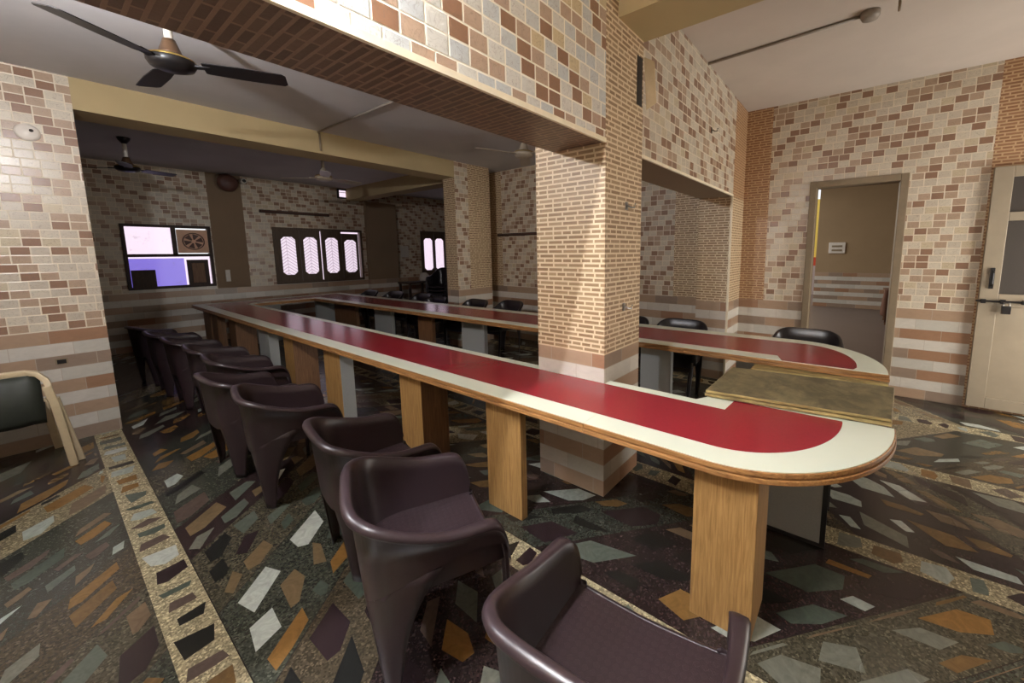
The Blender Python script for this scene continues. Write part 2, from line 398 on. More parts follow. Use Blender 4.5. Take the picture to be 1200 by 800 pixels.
# ------------------------------------------------------------------ floor
DZ = 0.975
def build_floor():
    vs, fs, cols = [], [], []
    def face(poly, z, c, a):
        o = len(vs)
        for x, y in poly: vs.append((x, y, z))
        fs.append(tuple(range(o, o+len(poly)))); cols.append((c[0], c[1], c[2], a))
    matrix = [srgb(50, 38, 38), srgb(62, 64, 56), srgb(128, 118, 94), srgb(46, 36, 36), srgb(74, 70, 58), srgb(70, 62, 50), srgb(54, 56, 50)]
    stones = [srgb(118, 88, 48), srgb(102, 78, 46), srgb(124, 90, 46), srgb(172, 176, 166), srgb(150, 156, 146), srgb(84, 90, 80), srgb(104, 104, 92), srgb(44, 32, 34), srgb(28, 28, 26), srgb(110, 92, 66), srgb(104, 86, 66), srgb(84, 70, 62), srgb(70, 78, 68)]
    X0, X1, Y0, Y1 = -1.2, 9.0, -2.6, 9.7
    def piece(P, s0, s1, t0, t1, rnd):
        # irregular polygon inside the cell [s0,s1]x[t0,t1] (band coordinates in metres)
        w, h = s1-s0, t1-t0; j = lambda k: random.uniform(0, k)
        kind = random.random(); g = 0.006
        if kind < 0.4:
            q = [(s0+g+j(w*.3), t0+g+j(h*.3)), (s1-g-j(w*.3), t0+g+j(h*.3)), (s1-g-j(w*.3), t1-g-j(h*.3)), (s0+g+j(w*.3), t1-g-j(h*.3))]
        elif kind < 0.85:
            q = [(s0+g+j(w*.2), t0+h*random.uniform(.1, .35)), (s0+w*random.uniform(.35, .6), t0+g), (s1-g-j(w*.12), t0+h*random.uniform(.1, .4)), (s1-g-j(w*.2), t1-g-j(h*.2)), (s0+g+j(w*.25), t1-g-j(h*.12))]
        else:
            q = [(s0+g, t0+h*random.uniform(.3, .7)), (s0+w*random.uniform(.3, .7), t0+g), (s1-g, t0+h*random.uniform(.3, .7)), (s0+w*random.uniform(.3, .7), t1-g)]
        return [P(s, t) for s, t in q]
    cw = 1.15; x = 0.335-2*cw; k = 0
    while x < X1:
        xa, xb = max(x, X0), min(x+cw, X1)
        strip = 0.17
        # joint strip at the right-hand side of each column, then slanted bands
        cx1 = xb-strip if xb-strip > xa else xa
        # strip
        sc = random.choice([srgb(158, 148, 120), srgb(146, 136, 110)])
        if xb > cx1:
            face([(cx1, Y0), (xb-0.004, Y0), (xb-0.004, Y1), (cx1, Y1)], 0.0, sc, 0.0)
            face([(xb-0.004, Y0), (xb, Y0), (xb, Y1), (xb-0.004, Y1)], 0.0, srgb(40, 34, 30), 1.0)
            y = Y0+0.02
            while y < Y1-0.2:
                h = random.uniform(0.07, 0.2)
                face(piece(lambda s, t: (s, t), cx1+0.005, xb-0.01, y, y+h, 0), 0.0006, random.choice(stones), 1.0); y += h+random.uniform(0.012, 0.05)
        slope = 0.85 if k % 2 == 0 else 1.0 if k == 1 else -0.85
        y = Y0-2.6; bi = random.randrange(7)
        while y < Y1+2.6:
            bh = random.uniform(0.36, 0.60)
            P = lambda s, t, y=y: (s, y+t+(s-xa)*slope)
            def clip(poly):
                out = poly
                for lim, sg in ((Y0, 1), (Y1, -1)):
                    nw = []
                    for i in range(len(out)):
                        a, b = out[i], out[(i+1) % len(out)]
                        ia, ib = (a[1]-lim)*sg >= 0, (b[1]-lim)*sg >= 0
                        if ia: nw.append(a)
                        if ia != ib:
                            t = (lim-a[1])/(b[1]-a[1]); nw.append((a[0]+t*(b[0]-a[0]), lim))
                    out = nw
                    if len(out) < 3: return None
                return out
            mc = matrix[bi % 7]; bi += random.choice([1, 2, 3])
            pal = random.sample(stones, 6)
            q = clip([P(xa, 0), P(cx1, 0), P(cx1, bh-0.005), P(xa, bh-0.005)])
            if q: face(q, 0.0, mc, 0.0)
            q = clip([P(xa, bh-0.005), P(cx1, bh-0.005), P(cx1, bh), P(xa, bh)])
            if q: face(q, 0.0, srgb(44, 36, 32), 1.0)
            t = 0.012
            while t < bh-0.04:
                rh = min(random.uniform(0.08, 0.26), bh-0.012-t); s = xa+random.uniform(0.005, 0.05)
                while s < cx1-0.04:
                    w = min(random.uniform(0.08, 0.28), cx1-0.006-s)
                    if random.random() < 0.93 and w > 0.03 and rh > 0.02:
                        q = clip(piece(P, s, s+w, t, t+rh, 0))
                        if q: face(q, 0.0006, random.choice(pal), 1.0)
                    s += w+random.uniform(0.006, 0.05)
                t += rh+random.uniform(0.006, 0.02)
            y += bh
        x += cw; k += 1
    me = bpy.data.meshes.new('floor'); me.from_pydata(vs, [], fs)
    ca = me.color_attributes.new('stone', 'FLOAT_COLOR', 'CORNER')
    i = 0
    for f, c in zip(fs, cols):
        for _ in f: ca.data[i].color = c; i += 1
    b = bmesh.new(); b.from_mesh(me)
    for f in b.faces:
        f.normal_update()
        if f.normal.z < 0: f.normal_flip()
    b.to_mesh(me); b.free()
    me.materials.append(floor_m)
    o = bpy.data.objects.new('floor', me); COL.objects.link(o); structure(o)
build_floor()

# ------------------------------------------------------------------ shell
XW = 5.565          # door wall
ZB = 2.24           # brick beam soffit
Z1, Z2 = 3.32, 3.09 # ceilings
YB0, YB1 = 1.24, 1.63
YP = 5.396          # second beam line
YF = 9.6            # far wall
def wall(name, boxes):
    b = MB()
    for x in boxes: b.box(*x[:6], x[6], x[7] if len(x) > 7 else None)
    return structure(b.build(name))
wall('ceiling', [(-1.2, 5.75, -2.7, YB0, Z1, Z1+.12, ceil_m), (-1.2, 9.1, YB1-.02, YF+.2, Z2, Z2+.12, midceil_m)])
# wall with the doorway and the mesh door
D0, D1, DT = -0.36, 0.52, 2.39
XO = XW+.19
wall('wall_right', [
    (XW, XO, D1, .95, 0, DZ, dado_m), (XW, XO, .95, YB0, 0, DZ, dado_m),
    (XW, XO, D1, .95, DZ, Z1, tile_m), (XW, XO, .95, YB0, DZ, Z1, redbrick_m),
    (XW, XO, D0, D1, DT, Z1, tile_m),
    (XW, XO, -.945, D0, 0, DZ, dado_m), (XW, XO, -.945, D0, DZ, Z1, tile_m),
    (XW, XO, -2.7, -.945, 0, Z1, redbrick_m)])
wall('wall_left', [(-1.2, -1.0, -2.7, YF+.2, DZ, Z1, tile_m), (-1.2, -1.0, -2.7, YF+.2, 0, DZ, dado_m)])
wall('wall_back', [(-1.0, 4.3, -2.7, -2.5, DZ, Z1, tile_m), (-1.0, 4.3, -2.7, -2.5, 0, DZ, dado_m),
                   (4.3, 5.4, -2.7, -2.5, 2.2, Z1, tile_m), (5.4, XW, -2.7, -2.5, 0, Z1, tile_m)])
# hall side wall behind the brick beam
XR = 5.35
wall('wall_side', [(XR, XO, YB1, 2.06, 0, DZ, dado_m), (XR, XO, YB1, 2.06, DZ, Z2, brick_m),
                   (XR, XO, 2.06, 5.40, 0, DZ, dado_m), (XR, XO, 2.06, 5.40, DZ, Z2, tile_m),
                   (XR, XO, 5.40, 5.8, 0, DZ, dado_m), (XR, XO, 5.40, 5.8, DZ, Z2, brick_m),
                   (4.6, XR, 5.7, 5.8, 0, DZ, dado_m), (4.9, XR, 5.7, 5.8, DZ, Z2, brick_m),
                   (XR, 9.1, 5.8, 5.95, 0, Z2, tile_m), (9.0, 9.1, 5.95, YF, 0, Z2, tile_m)])
# pilaster at the end of the beam
wall('pilaster', [(5.02, XW, YB0, YB1, 0, DZ, dado_m), (5.02, XW, YB0, YB1, DZ, ZB, brick_m)])
# brick beam
wall('beam', [(-1.0, 2.093, YB0, YB1, ZB, Z1, tanwall_m, {'-y': beam_tile_m, '-z': soffit_m}),
              (2.58, 5.02, YB0, YB1, ZB, Z1, tanwall_m, {'-y': tile_m, '-z': brown_m}),
              (5.02, XW, YB0, YB1, ZB, Z1, redbrick_m)])
wall('pillar', [(2.093, 2.58, YB0, 1.78, 0, .955, dado_m), (2.093, 2.58, YB0, 1.78, .955, Z1, brick_m)])
b = MB(); b.box(-1.0, 2.093, YB0-.006, YB0+.01, ZB-.004, ZB+.022, cream_trim_m); b.box(2.58, 5.02, YB0-.006, YB0+.01, ZB-.004, ZB+.018, cream_trim_m)
structure(b.build('trim_1'))
b = MB(); b.box(5.012, 5.022, YB0-.004, YB0+.02, 0, ZB, cream_trim_m)
structure(b.build('trim_2'))
wall('beam', [(2.235, 2.586, -2.5, YB0, 2.975, Z1, yellow_m)])
# second line: tiled pier, ochre beam, brick pillar
wall('pier', [(-1.0, .34, YP, YP+.45, 0, DZ, dado_m), (-1.0, .34, YP, YP+.45, DZ, Z2, tile_m)])
wall('beam', [(.34, 4.286, YP, YP+.40, 2.83, Z2, yellow_m)])
wall('pillar', [(4.286, 5.05, YP, YP+.30, 0, DZ, dado_m), (4.286, 4.56, YP, YP+.30, DZ, Z2, tile_m, {'-x': brick_m}),
                (4.56, 5.05, YP, YP+.30, DZ, Z2, brick_m)])
wall('beam', [(4.50, 4.8, YP+.30, YF, 2.83, Z2, yellow_m)])
# far wall with its windows
W1 = (.90, 2.02, 1.03, 2.12); W2 = (2.99, 4.80, .985, 2.155); W3 = (6.40, 7.60, .95, 2.2); WE = (4.31, 4.56, 2.86, 3.07)
def far(x0, x1, m): return [(x0, x1, YF, YF+.2, 0, DZ, dado_m), (x0, x1, YF, YF+.2, DZ, Z2, m)]
def farw(w, m): return [(w[0], w[1], YF, YF+.2, 0, w[2], dado_m), (w[0], w[1], YF, YF+.2, w[3], Z2, m)]
wall('wall_far', far(-1.2, W1[0], tile_m)+farw(W1, tile_m)+far(W1[1], 2.04, tile_m)+far(2.04, 2.55, brown_m)+far(2.55, W2[0], tile_m)
     + farw(W2, tile_m)+far(W2[1], W3[0], tile_m)+farw(W3, tile_m)+far(W3[1], 9.1, tile_m))
wall('pillar', [(4.90, 5.66, YF-.12, YF, 0, DZ, dado_m), (4.90, 5.66, YF-.12, YF, DZ, 2.83, brown_m)])
# passage beyond the doorway
wall('floor_passage', [(XO-.19, 18, -3.2, 9, -.08, 0.003, passfloor_m)])
wall('wall_passage', [(13.5, 13.7, -3.2, 1.0, 0, DZ, dado_m), (13.5, 13.7, -3.2, 1.0, DZ, 3.4, tanwall_m),
                      (XO, 13.7, -3.2, -3.0, 0, 3.4, tanwall_m), (XO, XO+.02, YB0, 5.8, 0, 3.4, tanwall_m)])
wall('ceiling_passage', [(XO, 13.7, -3.2, 1.4, 3.4, 3.5, midceil_m)])
wall('wall_outdoor', [(17, 17.2, 0.5, 9, 0, 3.4, outwall_m, {'-x': outwall_m}), (16.95, 17, .5, 9, 1.05, 1.35, redband_m), (16.95, 17, .5, 9, 0, 1.05, outground_m)])
# doorway frame (door_1)
b = MB(); F = .07
b.box(XW-.015, XO+.01, D1-F, D1, 0, DT, frame_m); b.box(XW-.015, XO+.01, D0, D0+F, 0, DT, frame_m); b.box(XW-.015, XO+.01, D0+F, D1-F, DT-F, DT, frame_m)
structure(b.build('door_1', bevel=.005))
# mesh door (door_2)
b = MB(); X0d, X1d = XW-.05, XW-.01; Ya, Yb = -1.95, -.96
for (y0, y1, z0, z1) in ((Yb-.13, Yb, .03, 2.36), (Ya, Ya+.13, .03, 2.36), (Ya+.13, Yb-.13, .03, .14), (Ya+.13, Yb-.13, 1.05, 1.17), (Ya+.13, Yb-.13, 1.86, 1.94), (Ya+.13, Yb-.13, 2.26, 2.36)):
    b.box(X0d, X1d, y0, y1, z0, z1, door_m)
b.box(X0d+.014, X1d, Ya+.13, Yb-.13, .14, 1.05, door_m)
door2 = structure(b.build('door_2', bevel=.004))
b = MB(); b.box(X0d+.018, X1d-.01, Ya+.13, Yb-.13, 1.17, 1.86, mesh_m); b.box(X0d+.018, X1d-.01, Ya+.13, Yb-.13, 1.94, 2.26, mesh_m)
b.build('fly_mesh', door2)
b = MB(); b.tube([(X0d-.015, Yb+.02, 1.10), (X0d-.015, Yb-.40, 1.10)], .009, black_m)
for y in (-.03, -.16, -.30): b.box(X0d-.028, X0d, Yb+y-.016, Yb+y+.016, 1.08, 1.12, black_m)
b.build('bolt', door2)
b = MB(); b.box(X0d-.04, X0d-.012, Yb-.215, Yb-.155, .985, 1.06, black_m); b.tube([(X0d-.026, Yb-.205, 1.06), (X0d-.026, Yb-.205, 1.09), (X0d-.026, Yb-.165, 1.09), (X0d-.026, Yb-.165, 1.06)], .006, chrome_m)
b.build('padlock', door2, bevel=.004)
b = MB(); b.box(X0d-.012, X0d, Yb-.085, Yb-.055, 1.22, 1.42, black_m); b.tube([(X0d-.01, Yb-.07, 1.25), (X0d-.04, Yb-.07, 1.27), (X0d-.04, Yb-.07, 1.37), (X0d-.01, Yb-.07, 1.39)], .008, black_m)
b.build('handle', door2)

# ------------------------------------------------------------------ windows
def win_frame(b, w, t=.05, y0=YF-.03, y1=YF+.08, mat=shutter_m):
    x0, x1, z0, z1 = w
    b.box(x0, x1, y0, y1, z1-t, z1, mat); b.box(x0, x1, y0, y1, z0, z0+t, mat)
    b.box(x0, x0+t, y0, y1, z0+t, z1-t, mat); b.box(x1-t, x1, y0, y1, z0+t, z1-t, mat)
def octo(x0, x1, z0, z1, c): return [(x0+c, z0), (x1-c, z0), (x1, z0+c), (x1, z1-c), (x1-c, z1), (x0+c, z1), (x0, z1-c), (x0, z0+c)]
def shutter(name, x0, x1, z0, z1, pw, parent, yy, mat, rot=0):
    """a wooden leaf pierced by an octagonal pane"""
    a0, a1 = x0+(x1-x0-pw)/2, x0+(x1-x0+pw)/2
    inner = octo(a0, a1, z0+.14, z1-.14, .06)
    outer = [(a0+.06, z0), (a1-.06, z0), (x1, z0+.0), (x1, z1), (a1-.06, z1), (a0+.06, z1), (x0, z1), (x0, z0)]
    b = MB(); vs, fs = [], []
    for y in (yy, yy+.035):
        vs += [(x, y, z) for x, z in outer]+[(x, y, z) for x, z in inner]
    for k in range(8):
        l = (k+1) % 8
        fs += [(k, l, 8+l, 8+k), (16+k, 24+k, 24+l, 16+l), (8+k, 8+l, 24+l, 24+k), (k, 16+k, 16+l, l)]
    b.add(vs, fs, shutter_m); o = b.build('shutter', parent)
    p = MB(); p.add([(x, yy+.02, z) for x, z in inner], [tuple(range(8))], mat); p.build('pane', o, fix=False)
    return o
b = MB(); win_frame(b, W2); w2 = structure(b.build('window_2'))
n = 4; sx = (W2[1]-W2[0]-.10)/n
for i in range(n):
    x0 = W2[0]+.05+i*sx
    if i == 3: shutter('s', x0, x0+sx-.06, W2[2]+.05, W2[3]-.09, .27, w2, YF-.045, leafpane_m)
    else: shutter('s', x0+.004, x0+sx-.004-(.02 if i == 1 else 0), W2[2]+.05, W2[3]-.05, .27, w2, YF-.02, leafpane_m)
b = MB(); b.add([(W2[0]+.05, YF+.07, W2[2]+.05), (W2[1]-.05, YF+.07, W2[2]+.05), (W2[1]-.05, YF+.07, W2[3]-.05), (W2[0]+.05, YF+.07, W2[3]-.05)], [(0, 1, 2, 3)], pane_m); b.build('daylit_glass', w2)
b = MB(); win_frame(b, W3); w3 = structure(b.build('window_3'))
sx = (W3[1]-W3[0]-.1)/3
for i in range(3): shutter('s', W3[0]+.05+i*sx+.004, W3[0]+.05+(i+1)*sx-.01, W3[2]+.05, W3[3]-.05, .28, w3, YF-.02, pane_m)
b = MB(); b.add([(W3[0]+.05, YF+.07, W3[2]+.05), (W3[1]-.05, YF+.07, W3[2]+.05), (W3[1]-.05, YF+.07, W3[3]-.05), (W3[0]+.05, YF+.07, W3[3]-.05)], [(0, 1, 2, 3)], pane_m); b.build('daylit_glass', w3)
# window with the exhaust fan
b = MB(); win_frame(b, W1, .045, mat=darkwood_m)
xm, zm = 1.52, 1.60
b.box(W1[0], W1[1], YF-.035, YF+.07, zm-.025, zm+.025, darkwood_m); b.box(xm-.03, xm+.03, YF-.035, YF+.07, zm, W1[3], darkwood_m)
w1 = structure(b.build('window_1'))
b = MB(); b.box(W1[0]+.045, xm-.03, YF, YF+.01, zm+.025, W1[3]-.045, pane_m); b.build('pane', w1)
b = MB(); b.box(W1[0]+.045, 1.62, YF, YF+.01, W1[2]+.045, zm-.05, purple_m); b.build('purple_sheet', w1)['label'] = 'purple daylit sheet'
b = MB(); b.box(W1[0]+.045, W1[1]-.045, YF+.03, YF+.04, W1[2]+.045, zm-.025, pane_m); b.build('pane', w1)
ef = thing('exhaust_fan', 'round exhaust fan set in a tan board in the upper right of the left window', 'exhaust fan', (1.775, YF-.005, 1.845))
b = MB(); b.box(-.215, .215, 0, .015, -.205, .205, orange_m); b.build('board', ef)
b = MB(); b.lathe([(.135, -.015), (.15, -.02), (.15, .004), (.135, .004)], darkfan_m, ax='y'); b.build('ring', ef, smooth=True)
b = MB()
for k in range(6):
    a = k*math.pi/3+.3
    q = [(.03, a-.3), (.13, a-.42), (.13, a+.28), (.03, a+.2)]
    b.add([(r*math.cos(t), -.006-.01*(i in (0, 1)), r*math.sin(t)) for i, (r, t) in enumerate(q)], [(0, 1, 2, 3)], darkfan_m)
b.lathe([(0, -.02), (.03, -.018), (.03, 0)], orange_m, ax='y')
b.build('blades', ef, solid=.004)
b = MB(); b.box(.95, 1.235, YF-.07, YF-.045, W1[2]+.01, 1.36, darkwood_m); tag(b.build('board', bevel=.004), 'dark brown board propped in the lower left of the purple window', 'board')
b = MB(); b.box(1.64, 1.93, YF-.07, YF-.045, W1[2]+.01, 1.52, darkwood_m)
b.box(1.70, 1.87, YF-.078, YF-.07, W1[2]+.08, 1.46, brownleg_m); tag(b.build('board', bevel=.004), 'dark brown panel propped in the lower right of the purple window', 'board')
# small lit ventilator near the ceiling
b = MB(); win_frame(b, WE, .03, YF-.05, YF-.005, black_m); v1 = structure(b.build('window_4'))
b = MB(); b.box(WE[0]+.03, WE[1]-.03, YF-.015, YF-.005, WE[2]+.03, WE[3]-.03, pane_m); b.build('pane', v1)
b = MB(); b.box(WE[0]+.03, WE[1]-.03, YF-.03, YF-.018, 2.99, 3.0, black_m); b.build('bar', v1)

# ------------------------------------------------------------------ tables
TZ, UZ = .775, .725
KS = .9706   # plan scale that belongs to this table height
def arc(cx, cy, rx, ry, a0, a1, n=28):
    return [(cx+rx*math.cos(math.radians(a0+(a1-a0)*i/n)), cy+ry*math.sin(math.radians(a0+(a1-a0)*i/n))) for i in range(n+1)]
def offset(poly, d):
    n = len(poly); A = sum(poly[i][0]*poly[(i+1) % n][1]-poly[(i+1) % n][0]*poly[i][1] for i in range(n)); s = 1 if A > 0 else -1
    out = []
    for i in range(n):
        p, q, r = Vector(poly[i-1]), Vector(poly[i]), Vector(poly[(i+1) % n])
        a, b2 = (q-p).normalized(), (r-q).normalized()
        na, nb = Vector((a.y, -a.x))*s, Vector((b2.y, -b2.x))*s
        m = (na+nb); k = m.length_squared
        m = m*(2/k) if k > .3 else m
        out.append(tuple(q+m*d))
    return out
def table(label, outline, whites, reds, legs, extra=None, group='sections of the U-shaped dining table', span=(-9, 99)):
    outline = [(x*KS, y*KS) if k < 1 else (x, y) for x, y, k in ((p+(0,))[:3] for p in outline)]; reds = [[(x*KS, y*KS) if k < 1 else (x, y) for x, y, k in ((p+(0,))[:3] for p in r)] for r in reds]
    cx = sum(p[0] for p in outline)/len(outline); cy = sum(p[1] for p in outline)/len(outline)
    t = thing('dining_table', label, 'table', (cx, cy, 0), 0, group)
    L = lambda P: [(x-cx, y-cy) for x, y in P]
    O = lambda d: [(x, max(span[0]*KS+SEAM-cy, min(span[1]*KS-SEAM-cy, y))) for x, y in offset(L(outline), d)]
    b = MB(); b.prism(O(.010), UZ, UZ+.020, ply_m); b.prism(O(.002), UZ+.020, UZ+.026, ply_m); b.prism(O(.006), UZ+.026, TZ-.003, ply_m)
    b.build('tabletop', t, bevel=.003)
    b = MB(); b.prism(L(outline), TZ-.003, TZ, white_m); b.build('white_border', t)
    for r in reds:
        b = MB(); b.prism(L(r), TZ-.001, TZ+.0008, red_m); b.build('red_inlay', t)
    for lg in legs:
        x0, x1, y0, y1, m = lg[:5]; mf = lg[5] if len(lg) > 5 else None
        b = MB(); b.box(x0-cx, x1-cx, y0-cy, y1-cy, 0.0, UZ, m, mf); b.build('leg', t, bevel=.003)
    if extra: extra(t, cx, cy)
    return t
xo, xi, ra, rb = 1.575, 2.225, 1.712, 2.15
SEAM = .0008
end_out = [(2.345, .66)]+arc(2.39, .45, .815, .64, 270, 180)+[(xo, 1.05-SEAM), (xi, 1.05-SEAM), (xi, .70), (2.30, .66)]
end_red = [(rb, 1.05), (ra, 1.05), (ra, .47)]+arc(2.32, .47, .608, .46, 180, 270)[1:]+[(2.345, .012), (2.32, .515), (rb+.01, .525)]
table('rounded near end of the front maroon and white dining table, closest to camera', end_out, [], [end_red],
      [(1.60, 1.86, .25, .50, oak_m)], span=(-9, 1.05))
def sec(y0, y1): return [(xo, y0+SEAM), (xi, y0+SEAM), (xi, y1-SEAM), (xo, y1-SEAM)]
def rsec(y0, y1): return [(ra, y0), (rb, y0), (rb, y1), (ra, y1)]
GF = {'-y': grey_m}
table('middle section of the front maroon and white table, in front of the brick pillar', [(xo, 1.05+SEAM), (xi, 1.05+SEAM), (xi*KS, 1.234, 1), (2.088, 1.234, 1), (2.088, 1.786, 1), (xi*KS, 1.786, 1), (xi, 4.98-SEAM), (xo, 4.98-SEAM)], [], [rsec(1.05, 4.98)],
      [(1.60, 1.65, 1.51, 1.80, oak_m), (1.60, 1.83, 2.49, 2.77, oak_m, {'-y': brownleg_m}), (1.60, 1.72, 3.76, 4.10, oak_m, GF)], span=(1.05, 4.98))  # darker veneer on an oak leg's near side paints its shade
table('far section of the front maroon and white table, running to the windows', sec(4.98, 8.45), [], [rsec(4.98, 8.45)],
      [(1.60, 1.84, 4.86, 5.12, oak_m, {'-y': brownleg_m}), (1.60, 1.70, 5.60, 5.95, grey_m), (1.60, 1.84, 6.9, 7.2, brownleg_m), (1.60, 1.7, 7.8, 8.1, brownleg_m)], span=(4.98, 8.45))  # first oak leg: shaded near side painted with the darker veneer
# back arm: front edge bx0(y), back edge bx1(y)
bx0 = lambda y: 3.43-.0235*y
bx1 = lambda y: 4.335-.036*y
def bsec(y0, y1): return [(bx0(y0), y0+SEAM), (bx1(y0), y0+SEAM), (bx1(y1), y1-SEAM), (bx0(y1), y1-SEAM)]
def brsec(y0, y1): return [(bx0(y0)+.15, y0), (bx1(y0)-.17, y0), (bx1(y1)-.17, y1), (bx0(y1)+.15, y1)]
bend = [(bx0(1.2), 1.2-SEAM), (bx0(0), .0), (3.44, -.215)]+arc(3.50, .42, bx1(.42)-3.50, .635, 270, 360)+[(bx1(1.2), 1.2-SEAM)]
bred = [(bx0(1.2)+.15, 1.2), (bx0(.45)+.15, .48), (bx0(.45)+.005, .43), (3.45, -.02), (3.52, -.04)]+arc(3.56, .36, .60, .40, 270, 360)+[(bx1(1.2)-.17, 1.2)]
def edge_board(t, cx, cy):
    b = MB(); b.prism([(3.16-cx, .60-cy), (3.32-cx, .60-cy), (3.34-cx, -.21-cy), (3.29-cx, -.21-cy)], .68, .72, slabedge_m)
    b.build('edge_board', t, bevel=.004)['label'] = 'worn wooden edge board under the table rim'
table('rounded near end of the back maroon and white table, beside the doorway', bend, [], [bred],
      [(3.60, 3.66, .5, .8, grey_m, {'-y': blackedge_m})], edge_board, span=(-9, 1.2))
table('middle section of the back maroon table, behind the brick pillar', bsec(1.2, 4.9), [], [brsec(1.2, 4.9)],
      [(3.50, 3.56, 1.35, 1.66, grey_m), (3.50, 3.56, 3.92, 4.38, grey_m), (3.7, 3.76, 2.5, 2.85, brownleg_m)], span=(1.2, 4.9))
table('far section of the back maroon table, nearest the corner column', bsec(4.9, 8.45), [], [brsec(4.9, 8.45)],
      [(3.48, 3.54, 6.16, 6.7, grey_m), (3.45, 3.51, 5.0, 5.35, brownleg_m), (3.45, 3.51, 7.3, 8.15, brownleg_m)], span=(4.9, 8.45))
cross = [(xo, 8.45+SEAM), (bx1(8.45), 8.45+SEAM), (bx1(8.45), 9.15), (xo, 9.15)]
table('cross section of maroon table closing the U below the far windows', cross, [],
      [[(ra, 8.45), (rb, 8.45), (rb+.1, 8.58), (bx0(8.45)+.15, 8.58), (bx0(8.45)+.15, 8.45), (bx1(8.45)-.16, 8.45), (bx1(8.45)-.16, 9.02), (ra, 9.02)]],
      [(2.3, 2.7, 8.6, 8.66, grey_m), (3.3, 3.7, 8.6, 8.66, grey_m), (1.62, 1.7, 8.3, 8.7, brownleg_m)], span=(8.45, 99))
# worn slab table bridging the two arms
st = thing('side_table', 'worn wooden slab table with grey panel legs bridging the ends of the U', 'table', (2.64, .23, 0))
P = [(x*.969, y*.969) for x, y in ((2.291, .673), (2.874, .663), (2.986, -.222), (2.394, -.181))]
b = MB(); b.prism([(x-2.64, y-.23) for x, y in P], .781, .797, slabedge_m); b.prism(offset([(x-2.64, y-.23) for x, y in P], -.012), .797, .802, darkwood_m); b.prism(offset([(x-2.64, y-.23) for x, y in P], -.003), .802, .817, slab_m, slabedge_m)
b.build('tabletop', st, bevel=.003)
for x in (2.40, 2.80):
    b = MB(); b.box(x-2.64, x+.02-2.64, .045-.23, .58-.23, 0.012, .781, grey_m, {'-y': blackedge_m, '+y': blackedge_m})
    b.box(x-.002-2.64, x+.022-2.64, .043-.23, .068-.23, 0, .781, blackedge_m); b.box(x-.002-2.64, x+.022-2.64, .068-.23, .582-.23, 0, .022, blackedge_m)
    b.build('leg', st)

